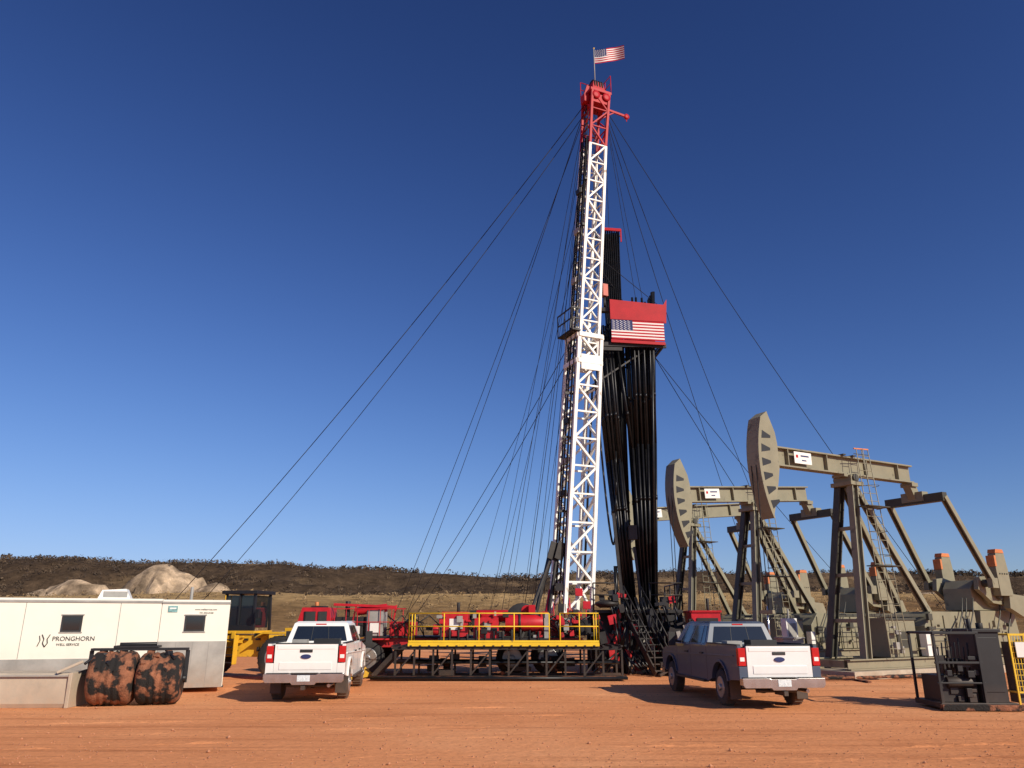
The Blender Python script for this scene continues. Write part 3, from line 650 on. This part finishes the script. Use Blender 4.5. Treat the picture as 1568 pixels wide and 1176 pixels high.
# rig floor + substructure
B=MB()
B.bx(3.3,6.9,32.4,36,2.3,2.42,steel)
for x in(3.4,4.6,5.8,6.8):
    for y in(32.5,34.2,35.9): B.beam((x,y,0),(x,y,2.3),.16,.16,steel)
for a,c in((3.4,4.6),(4.6,5.8),(5.8,6.8)): B.beam((a,32.5,.2),(c,32.5,2.2),.08,.08,steel); B.beam((c,32.5,.2),(a,32.5,2.2),.08,.08,steel)
B.rail([(3.3,32.4,2.42),(4.2,32.4,2.42)],steel,1.05); B.rail([(5.6,32.4,2.42),(6.9,32.4,2.42),(6.9,36,2.42)],steel,1.05)
B.bx(3.5,6.7,33.2,33.3,.3,2.3,black)
B.cyl((4.35,33.0,0),(4.35,33.0,1.0),.28,steel,16); B.cyl((4.35,33,1.0),(4.35,33,2.0),.2,red,16); B.box((4.35,32.9,1.3),(.9,.4,.4),red); B.cyl((4.35,33.2,2.4),(4.35,33.2,4.2),.08,pipe)
B.lathe([(0,.3),(.12,.5),(.2,.5),(.3,.25)],(3.85,32.4,2.5),(0,0,1),steel,20)
st0=V((5.7,30.6,.1)); st1=V((4.9,32.4,2.35)); sd=V((.38,.17,0))
B.beam(st0-sd,st1-sd,.06,.22,steel); B.beam(st0+sd,st1+sd,.06,.22,steel)
for i in range(10):
    c=st0.lerp(st1,(i+.5)/10); B.beam(c-sd,c+sd,.2,.035,steel)
for z in(.55,1.0):
    B.cyl(st0-sd+V((0,0,z)),st1-sd+V((0,0,z)),.025,steel); B.cyl(st0+sd+V((0,0,z)),st1+sd+V((0,0,z)),.025,steel)
for k in range(5):
    c=st0.lerp(st1,k/4)
    for s_ in(-1,1): B.cyl(c+sd*s_,c+sd*s_+V((0,0,1)),.025,steel)
B.beam((4.6,33.1,2.4),(4.35,33.2,6.4),.12,.12,steel); B.beam((5.4,33.2,2.4),(5.2,33.3,5.0),.1,.1,steel)
B.box((5.15,33.3,5.6),(.35,.35,.6),steel)
for i in range(60):
    B.box((random.uniform(3.4,6.7),random.uniform(32.0,32.9),random.uniform(.2,3.2)),(random.uniform(.06,.4),.2,random.uniform(.06,.5)),random.choice([steel,steel,black,black,greyb,red]),ry=random.uniform(-.3,.3))
for i in range(14):
    x=random.uniform(3.6,6.6); B.path([(x,32.2,2.9),(x+.2,32.0,2.0),(x+random.uniform(-.5,.5),31.9,.9),(x+random.uniform(-.8,.8),31.6,.05)],.035,pipe,6)
B.obj('rig_floor',parent=rig)

# red hydraulic unit
B=MB()
B.bx(0,2.2,0,2.2,.15,.32,steel); B.bx(.9,2.0,.1,2.0,.9,2.30,red); B.bx(.85,2.05,.05,2.05,2.3,2.38,redb); B.bx(.15,.9,.2,2.0,.9,1.7,steel)
B.bx(1.1,1.9,.06,.1,1.2,2.1,steel); B.bx(1.15,1.3,.0,.06,.7,.86,redlens); B.bx(.15,.5,-.05,.06,.62,.95,redb); B.bx(.22,.42,-.06,-.045,.70,.88,signw)
for i in range(22): B.box((random.uniform(.1,1.0),random.uniform(0,.3),random.uniform(.6,2.1)),(random.uniform(.05,.35),.15,random.uniform(.05,.35)),random.choice([steel,black,red,greyb,steel]),ry=random.uniform(-.3,.3))
for x in(.1,1.1,2.1): B.beam((x,.1,.3),(x,.1,.95),.1,.1,steel)
for x in(.4,1.5): B.wheel((x,.05,.42),(0,-1,0),.4,.3)
B.cyl((1.7,1,2.3),(1.7,1,2.85),.06,steel); B.bx(-.4,.1,-.2,1.2,.3,.5,steel); B.beam((0,0,.3),(-.5,-.5,0.05),.1,.1,steel)
for i in range(3): B.bx(1.9+.25*i,2.15+.25*i,.0,.8,.75-.24*i,.79-.24*i,steel)
B.obj('hydraulic_power_unit',(6.0,30.9,0),math.radians(-4),bevel=.012)

# work platform
B=MB()
B.bx(-4.3,3.95,29.3,31.2,1.0,1.10,steel)
B.bx(-3.75,3.15,29.22,29.29,1.12,1.24,yellow)
for i in range(26): B.beam((-4.3+i*.33,29.2,1.13),(-4.3+i*.33,31.2,1.13),.07,.05,steel)
for x in[-4.2+i*.68 for i in range(13)]:
    B.beam((x,29.4,0),(x,29.4,1.0),.07,.07,steel); B.beam((x,31,0),(x,31,1.0),.07,.07,steel)
for x in[-4.2+i*1.36 for i in range(6)]: B.beam((x,29.4,.15),(x+.68,29.4,.95),.05,.05,steel)
B.bx(-4.7,4.1,29.3,29.5,.0,.12,steel); B.bx(-4.7,4.1,30.9,31.1,.0,.12,steel)
B.beam((-5.0,29.5,.1),(-4.1,29.5,1.05),.08,.16,steel); B.beam((-5.0,30.9,.1),(-4.1,30.9,1.05),.08,.16,steel)
for i in range(5): B.cyl((-4.9,29.0-.15*i,.10),(4.0,28.9-.13*i,.10),.05,rust if i%2 else pipe,8)
for i in range(6): B.cyl((-4.3,29.7+.22*i,.55+.02*(i%2)),(3.9,29.7+.22*i,.55),.05,pipe,8)
for i in range(18): B.box((random.uniform(-4,3.8),random.uniform(30,31.2),random.uniform(.12,.7)),(random.uniform(.1,.7),.3,random.uniform(.1,.5)),random.choice([black,steel,black,rust]))
B.obj('pipe_rack_platform')
B=MB(); B.rail([(-3.75,29.36,1.24),(1.35,29.36,1.24)],yellow,1.02,.022,1.28); B.rail([(-3.75,29.36,1.24),(-3.75,31.1,1.24)],yellow,1.02,.022,1.0); B.rail([(1.75,29.36,1.24),(3.15,29.36,1.24),(3.15,31.1,1.24)],yellow,1.02,.022,.72)
B.bx(-3.75,3.15,29.33,29.40,1.245,1.32,yellow)
B.obj('safety_railing')
B=MB()
B.bx(-2.9,-1.9,0,1.1,.25,1.15,red); B.bx(-2.6,-2.2,-.02,0,.5,.9,signw); B.bx(-1.7,-.75,0,1.0,.2,.95,red)
B.cyl((-1.6,.3,1.0),(-.4,.3,1.0),.22,redb,16); B.cyl((-.5,.1,.75),(.9,.1,.75),.30,red,18); B.lathe([(0,.1),(0,.34),(.08,.34),(.08,.1)],(.0,.1,.75),(1,0,0),steel,18)
B.cyl((.3,.3,1.2),(.3,.9,1.2),.2,redb,14); B.bx(-3.0,1.1,-.1,1.2,0,.2,steel); B.bx(.95,1.15,-.05,.4,.2,1.1,greyb); B.box((.5,.1,1.25),(.25,.3,.3),redb); B.cyl((-2.3,.5,1.15),(-2.3,.5,1.5),.06,steel)
B.cyl((-3.2,.1,.5),(-3.0,.1,.5),.2,red,12); B.box((-1.2,.0,.6),(.3,.1,.3),greyb)
for i in range(30): B.box((random.uniform(-3,1),random.uniform(-.15,.0),random.uniform(.2,1.1)),(random.uniform(.04,.25),.1,random.uniform(.04,.25)),random.choice([steel,red,black,greyb]))
for i in range(12): B.cyl((-2.9+i*.33,-.1,.1),(-2.9+i*.33,-.1,.35+.3*random.random()),.04,steel)
B.obj('mud_pump',(.25,30.2,1.17),0,bevel=.02)

# guy wires
B=MB()
T=axis(27.3)
def wire(p,q,sag,r=.017,n=14):
    p=V(p);q=V(q); pts=[p.lerp(q,i/n)-V((0,0,sag*4*(i/n)*(1-i/n))) for i in range(n+1)]; B.path(pts,r,cable,5)
L0=T-ex*.5; R0=T+ex*.5
wire(L0,(-21.6,45,0),.9,.02); wire(L0-V((0,0,.5)),(-20.0,45,0),1.2)
wire(L0-V((0,0,.4)),(-9.7,60,0),.7); wire(L0,(-8.8,60,0),1.0)
wire(axis(14.3)-ex*.6,(-9.5,60,0),.5); wire(axis(13.6)-ex*.6,(-8.9,60,0),.7)
wire(L0,(-2.2,60,0),.4,.013); wire(L0,(-.8,60,0),.6,.013); wire(L0-V((0,0,1)),(.3,60,0),.5,.013); wire(axis(20)-ex*.5,(-2.3,60,0),.4,.013); wire(axis(22)-ex*.5,(-4.3,62,0),.9,.012)
wire(axis(14.3)-ex*.6,(.8,60,0),.5,.012); wire(L0,(1.3,33.6,2.6),.05,.012); wire(L0-V((0,0,.3)),(.9,33.2,2.6),.1,.012); wire(L0-V((0,0,1)),(-.6,34.0,1.5),.2,.012)
wire(R0,(25.9,45,0),.9); wire(R0,(22.5,60,0),.8); wire(R0-V((0,0,.3)),(19.6,60,0),.8)
wire(rp(2.5,14.3,2),(29.0,60,0),.5); wire(rp(2.5,14.3,2),(24.5,60,0),.5)
wire(R0,rp(.5,16.2,1.8),.0,.012); wire(R0,rp(1.8,16.2,1.8),.0,.012); wire(R0,rp(2.3,16.2,2.2),.0,.012)
for a in((-21.6,45),(-20,45),(-9.7,60),(-8.8,60),(-2.2,60),(25.9,45),(22.5,60),(19.6,60)): B.cyl((a[0],a[1],-.2),(a[0],a[1],.35),.05,steel,8)
B.obj('guy_wires')

# ------------------------------------------------------------------ pumpjacks
def pumpjack(loc,rz,tilt):
    root=empty('pumpjack',loc,rz)
    B=MB()
    B.bx(-2.6,9.6,-1.35,1.35,0,.28,concrete)
    for y in(-.85,.85): B.ibeam((-2.3,y,.48),(9.3,y,.48),.28,.38,olive)
    for x in(-2.2,0,2,4,6,8,9.2): B.beam((x,-.7,.5),(x,.7,.5),.2,.25,olive)
    for y in(-1,1):
        B.ibeam((-1.15,y*.78,.62),(-.05,y*.30,7.25),.28,.34,olived if y>0 else olive,up=(1,0,0),mweb=olived)  # far leg and webs coloured dark as if in shade
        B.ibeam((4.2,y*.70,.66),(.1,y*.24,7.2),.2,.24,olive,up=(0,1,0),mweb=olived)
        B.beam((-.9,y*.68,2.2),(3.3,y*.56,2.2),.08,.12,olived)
    for z in(2.0,3.7,5.5):
        t=(z-.62)/6.63; yy=.78-.48*t; x=-1.15+1.1*t
        B.beam((x,-yy,z),(x,yy,z),.12,.14,olive)
    B.bx(-.35,.4,-.5,.5,7.2,7.36,olive); B.bx(-.22,.22,-.42,.42,7.36,7.62,olive); B.cyl((0,-.5,7.5),(0,.5,7.5),.16,olived,14)
    B.ladder((-.05,-1.15,.7),(.25,-.62,8.7),(.2,0,0),olive,.3,.02)
    B.ladder((.85,-1.05,.7),(.72,-.5,8.75),(.2,0,0),olive,.3,.02)
    for z in(2.6,3.5,4.4,5.3,6.2,7.1):
        t=(z-.7)/8; c=V((-.05+.3*t,-1.15+.53*t,z))
        hp=[c+V((.34*math.cos(a),-.05-.5*abs(math.sin(a)) ,0)) for a in[math.pi*k/8 for k in range(9)]]
        B.path(hp,.014,olived,4)
    for z in(4.0,6.3):
        t=(z-.7)/8; B.bx(-.4+.3*t,1.1,-1.4+.5*t,-.8+.4*t,z,z+.04,olived)
    B.beam((-.1,-.62,8.66),(.95,-.5,8.74),.05,.05,orange); B.beam((-.1,-.60,8.45),(.95,-.5,8.5),.03,.03,olived)
    B.bx(.4,2.1,-.65,.65,.68,2.1,olive); B.prism([(2.5,.7),(2.5,1.8),(3.0,2.35),(5.9,2.35),(5.9,.7)],(0,-.8,0),(1,0,0),(0,0,1),(0,1.6,0),olive)
    for x in(2.9,3.7,4.5,5.3): B.bx(x,x+.06,-.85,-.8,.7,2.2,olive)
    B.bx(.36,2.14,-.70,-.655,2.02,2.10,olived); B.bx(.9,1.5,-.70,-.66,1.0,1.6,olived)
    B.bx(2.2,2.45,-1.0,-.7,.7,1.5,signw); B.rail([(2.2,-1.25,.7),(6.0,-1.25,.7)],olived,1.0,.02,.9)
    B.prism([(6.1,.7),(6.4,2.4),(8.8,2.4),(9.1,.7)],(0,-.75,0),(1,0,0),(0,0,1),(0,1.5,0),olive)
    B.prism([(6.2,2.42),(6.2,3.3),(6.5,3.65),(7.6,3.7),(8.5,3.4),(8.9,3.0),(8.9,2.42)],(0,-.62,0),(1,0,0),(0,0,1),(0,1.24,0),olive)
    B.cyl((7.4,-1.15,3.05),(7.4,1.15,3.05),.2,olived,16)
    for y in(-1,1): B.cyl((7.4,y*.62,3.05),(7.4,y*.78,3.05),.5,olive,20); B.cyl((8.45,y*.62,2.95),(8.45,y*.72,2.95),.28,olive,16)
    B.prism([(8.1+.9*math.cos(a),2.7+.75*math.sin(a)) for a in[2*math.pi*k/16 for k in range(16)]],(0,.8,0),(1,0,0),(0,0,1),(0,.25,0),olive)
    B.cyl((9.0,.1,1.3),(9.0,.95,1.3),.32,greyb,16)
    for i in range(24):
        x=random.uniform(.2,9); B.box((x,-.9+random.uniform(-.05,.05),random.uniform(.75,2.3)),(random.uniform(.05,.35),.12,random.uniform(.05,.35)),random.choice([olive,olived,olived,greyb,olive]))
    for i in range(5): x=random.uniform(2.5,8.5); B.path([(x,-.85,.8),(x,-1.0,1.6),(x+.5,-.95,2.3),(x+.9,-.8,2.9)],.03,olived,6)
    for y in(-1,1):
        B.prism([(6.1,3.25),(6.2,3.75),(6.7,3.8),(8.1,3.5),(8.55,3.3),(8.6,2.8),(8.1,2.6),(7.0,2.7)],(0,y*.92-.1,0),(1,0,0),(0,0,1),(0,.2,0),olive)
        yw=y*1.2
        B.prism([(7.05,3.0),(7.0,4.1),(7.15,4.75),(7.75,4.75),(7.85,4.1),(7.9,3.0)],(0,yw-.17,0),(1,0,0),(0,0,1),(0,.34,0),olive)
        B.prism([(7.13,4.76),(7.2,4.92),(7.7,4.92),(7.77,4.76)],(0,yw-.17,0),(1,0,0),(0,0,1),(0,.34,0),orange)
        B.bx(6.98,7.10,yw-.18,yw+.18,4.2,4.65,orange)
        B.prism([(7.6,2.5),(7.7,3.1),(8.9,3.0),(9.1,2.5),(8.6,2.1)],(0,yw-.14,0),(1,0,0),(0,0,1),(0,.28,0),olive)
        B.cyl((6.5,y*.9,3.5),(6.5,y*1.4,3.5),.16,olived,14)
        for k in range(4): B.cyl((7.2+.17*k,yw+y*.16,3.9),(7.2+.17*k,yw+y*.2,3.9),.035,olived,8)
    B.obj('base_and_reducer',parent=root,bevel=.012)
    P=V((0,0,7.62)); R=Matrix.Rotation(tilt,3,'Y')
    C=MB()
    C.ibeam((-4.1,0,8.05),(4.15,0,8.05),.40,.76,olive,t=.06)
    for x in(-3.4,-1.2,1.2,3.2): C.beam((x,-.18,8.05),(x,.18,8.05),.04,.63,olive)
    C.bx(-.45,.45,-.3,.3,7.55,7.67,olive)
    C.bx(-3.15,-2.2,-.245,-.222,7.84,8.30,signw); C.bx(-2.80,-2.35,-.25,-.244,8.12,8.18,flagb); C.bx(-3.06,-2.94,-.25,-.244,8.06,8.18,flagr); C.bx(-2.75,-2.5,-.25,-.244,7.95,8.0,flagb)
    for x in(-.3,.3): C.bx(x-.08,x+.08,-.32,.32,8.43,8.48,olived)
    r0=5.1; zc=8.0
    def hp(a,r): return (-r*math.cos(a),zc-.2+r*math.sin(a))
    a0,a1=-.44,.33; n=14
    outer=[hp(a0+(a1-a0)*i/n,r0) for i in range(n+1)]
    back=[(-4.45,9.72),(-4.12,8.95),(-4.05,8.5),(-4.05,7.55),(-4.18,7.0),(-4.5,5.95)]
    for y in(-.27,.24): C.prism(outer+back,(0,y,0),(1,0,0),(0,0,1),(0,.03,0),olive)
    for i in range(n):
        p,q=outer[i],outer[i+1]; C.beam((p[0],0,p[1]),(q[0],0,q[1]),.62,.05,olive,up=(-1,0,0))
    C.beam((outer[-1][0],0,outer[-1][1]),(-4.45,0,9.72),.55,.04,olive)
    for p,q in zip(back,back[1:]): C.beam((p[0],0,p[1]),(q[0],0,q[1]),.5,.04,olive,up=(1,0,0))
    for i in range(1,n,1):
        if i%2==0 or i>12: continue
        p=hp(a0+(a1-a0)*(i+.1)/n,r0-.16); q=hp(a0+(a1-a0)*(i+1.3)/n,r0-.16); t=hp(a0+(a1-a0)*(i+.6)/n,r0-.62); t2=hp(a0+(a1-a0)*(i+1.0)/n,r0-.62)
        for y in(-.276,.271):
            C.prism([p,q,t2,t],(0,y,0),(1,0,0),(0,0,1),(0,.005,0),black)
    def rot(v): return P+R@(V(v)-P)
    C.beam((4.0,0,7.65),(4.3,0,7.0),.35,.4,olive); C.bx(3.85,4.25,-.28,.28,7.5,7.665,olive)
    C.v=[tuple(rot(v)) for v in C.v]
    C.obj('walking_beam',parent=root,bevel=.01)
    D=MB(); e=rot((4.3,0,6.95))
    D.beam(e-V((0,1.35,0)),e+V((0,1.35,0)),.3,.36,olived); D.beam(e-V((0,.5,-.12)),e+V((0,.5,.12)),.4,.4,olive)
    for y in(-1,1):
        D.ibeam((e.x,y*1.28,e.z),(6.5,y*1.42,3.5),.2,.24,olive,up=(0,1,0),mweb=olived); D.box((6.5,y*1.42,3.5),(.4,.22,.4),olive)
        D.cyl((-5.12,y*.12,7.6),(-5.12,y*.08,2.3),.018,cable,5)
    D.beam((-5.12,-.3,2.3),(-5.12,.3,2.3),.12,.12,olive); D.cyl((-5.12,0,.9),(-5.12,0,2.5),.03,chrome,8)
    D.obj('pitman_arms',parent=root)
    W=MB(); W.cyl((-5.12,0,0),(-5.12,0,.6),.16,steel,12); W.cyl((-5.12,0,.6),(-5.12,0,.7),.25,steel,12); W.cyl((-5.12,0,.7),(-5.12,0,1.2),.1,red,12); W.cyl((-5.5,0,.85),(-4.7,0,.85),.06,steel,8); W.cyl((-4.7,0,.85),(-4.7,0,.1),.06,steel,8)
    W.obj('wellhead',parent=root)
    return root
YW=math.radians(28.8)
pumpjack((13.6,31.1,0),YW,0.0)
pumpjack((11.9,38.5,0),YW,-math.radians(4.5))
pumpjack((10.35,45.2,0),YW,-math.radians(6))

B=MB()
for i in range(4): B.cyl((8.0,27.6+.35*i,.10),(16.5,30.0+.35*i,.10),.05,rust,8)
for x in(9,12,15): B.beam((x,27.6,.03),(x,30.5,.03),.12,.06,rust)
B.obj('flow_line_pipes')
B=MB(); B.box((0,0,.75),(.9,.6,1.1),greyb); B.box((0,0,1.33),(1.0,.7,.06),greyb); B.beam((-.35,0,0),(-.35,0,.2),.08,.5,steel); B.beam((.35,0,0),(.35,0,.2),.08,.5,steel); B.bx(-.3,.3,-.32,-.3,.4,1.1,alum); B.obj('electrical_cabinet',(11.3,33.0,0),math.radians(10),bevel=.01)
B=MB(); B.box((0,0,1.5),(.55,.4,1.2),signw); B.beam((-.2,0,0),(-.2,0,.9),.06,.06,steel); B.beam((.2,0,0),(.2,0,.9),.06,.06,steel); B.bx(-.2,.2,-.22,-.2,1.1,1.9,greyb); B.cyl((0,0,2.1),(0,0,2.5),.04,greyb); B.obj('pump_control_panel',(12.2,35.5,0),math.radians(15),bevel=.01)
B=MB()
for k in range(2): B.lathe([(0,.28),(.02,.3),(.3,.29),(.32,.3),(.6,.29),(.62,.3),(.86,.3),(.88,.27)],(k*.75,.1*k,0),(0,0,1),M('barrel_blue',(.03,.08,.2),.5) if k else black,20)
B.obj('steel_drum_barrels',(7.9,31.6,0),0)

# ------------------------------------------------------------------ black skid + yellow guard
B=MB()
B.bx(0,1.75,0,1.4,.05,.17,black)
for x in(.05,1.05): 
    B.beam((x,.05,.15),(x,.05,1.72),.06,.06,black); B.beam((x,1.35,.15),(x,1.35,1.72),.06,.06,black)
B.beam((0,.05,1.72),(1.1,.05,1.72),.06,.06,black); B.beam((0,1.35,1.72),(1.1,1.35,1.72),.06,.06,black); B.beam((.05,0,1.72),(.05,1.4,1.72),.06,.06,black)
B.beam((0,.05,1.05),(1.1,.05,1.05),.05,.05,black); B.beam((0,.05,.6),(1.1,.05,.6),.04,.04,black); B.bx(.15,1.0,.25,1.2,.17,.75,black); B.box((.55,.5,.95),(.5,.4,.35),steel); B.cyl((.3,.3,.6),(.9,.3,.6),.15,steel,12)
B.bx(1.02,1.6,.1,1.3,.17,1.74,black); B.bx(1.08,1.54,.085,.1,.4,1.62,black); B.bx(.98,1.64,.05,1.35,1.74,1.81,black)
B.cyl((1.2,.6,1.8),(1.2,.6,2.05),.05,black); B.cyl((1.45,.6,1.8),(1.45,.6,1.95),.08,steel); B.beam((.5,.1,1.75),(.7,.1,2.05),.03,.03,black); B.beam((.9,.1,1.75),(.85,.1,2.1),.03,.03,black)
for i in range(8): B.cyl((.2+.1*i,.3,.75),(.22+.1*i,.25,1.4+.1*(i%3)),.02,pipe,6)
for i in range(16): B.box((random.uniform(.15,1.0),random.uniform(.1,.3),random.uniform(.2,1.3)),(random.uniform(.05,.2),.1,random.uniform(.05,.2)),random.choice([steel,black,black]))
B.bx(-.05,1.8,-.15,0,.02,.14,rust)
B.obj('generator_skid',(10.0,19.3,0),math.radians(-3),bevel=.008)
B=MB()
for x in(0,.7):
    for y in(0,.6): B.beam((x,y,0),(x,y,1.7),.04,.04,yellow)
for z in(.35,1.67): B.beam((0,0,z),(.7,0,z),.04,.04,yellow); B.beam((0,.6,z),(.7,.6,z),.04,.04,yellow); B.beam((0,0,z),(0,.6,z),.04,.04,yellow)
for i in range(9): B.beam((.06+.07*i,0,.35),(.06+.07*i,0,1.67),.012,.012,yellow)
for i in range(9): B.beam((0,0,.48+.13*i),(.7,0,.48+.13*i),.012,.012,yellow)
B.bx(.1,.6,-.05,-.03,1.15,1.5,signw); B.bx(.06,.6,.12,.5,.1,1.5,black)
B.obj('yellow_guard_cage',(12.2,19.9,0),math.radians(-3))
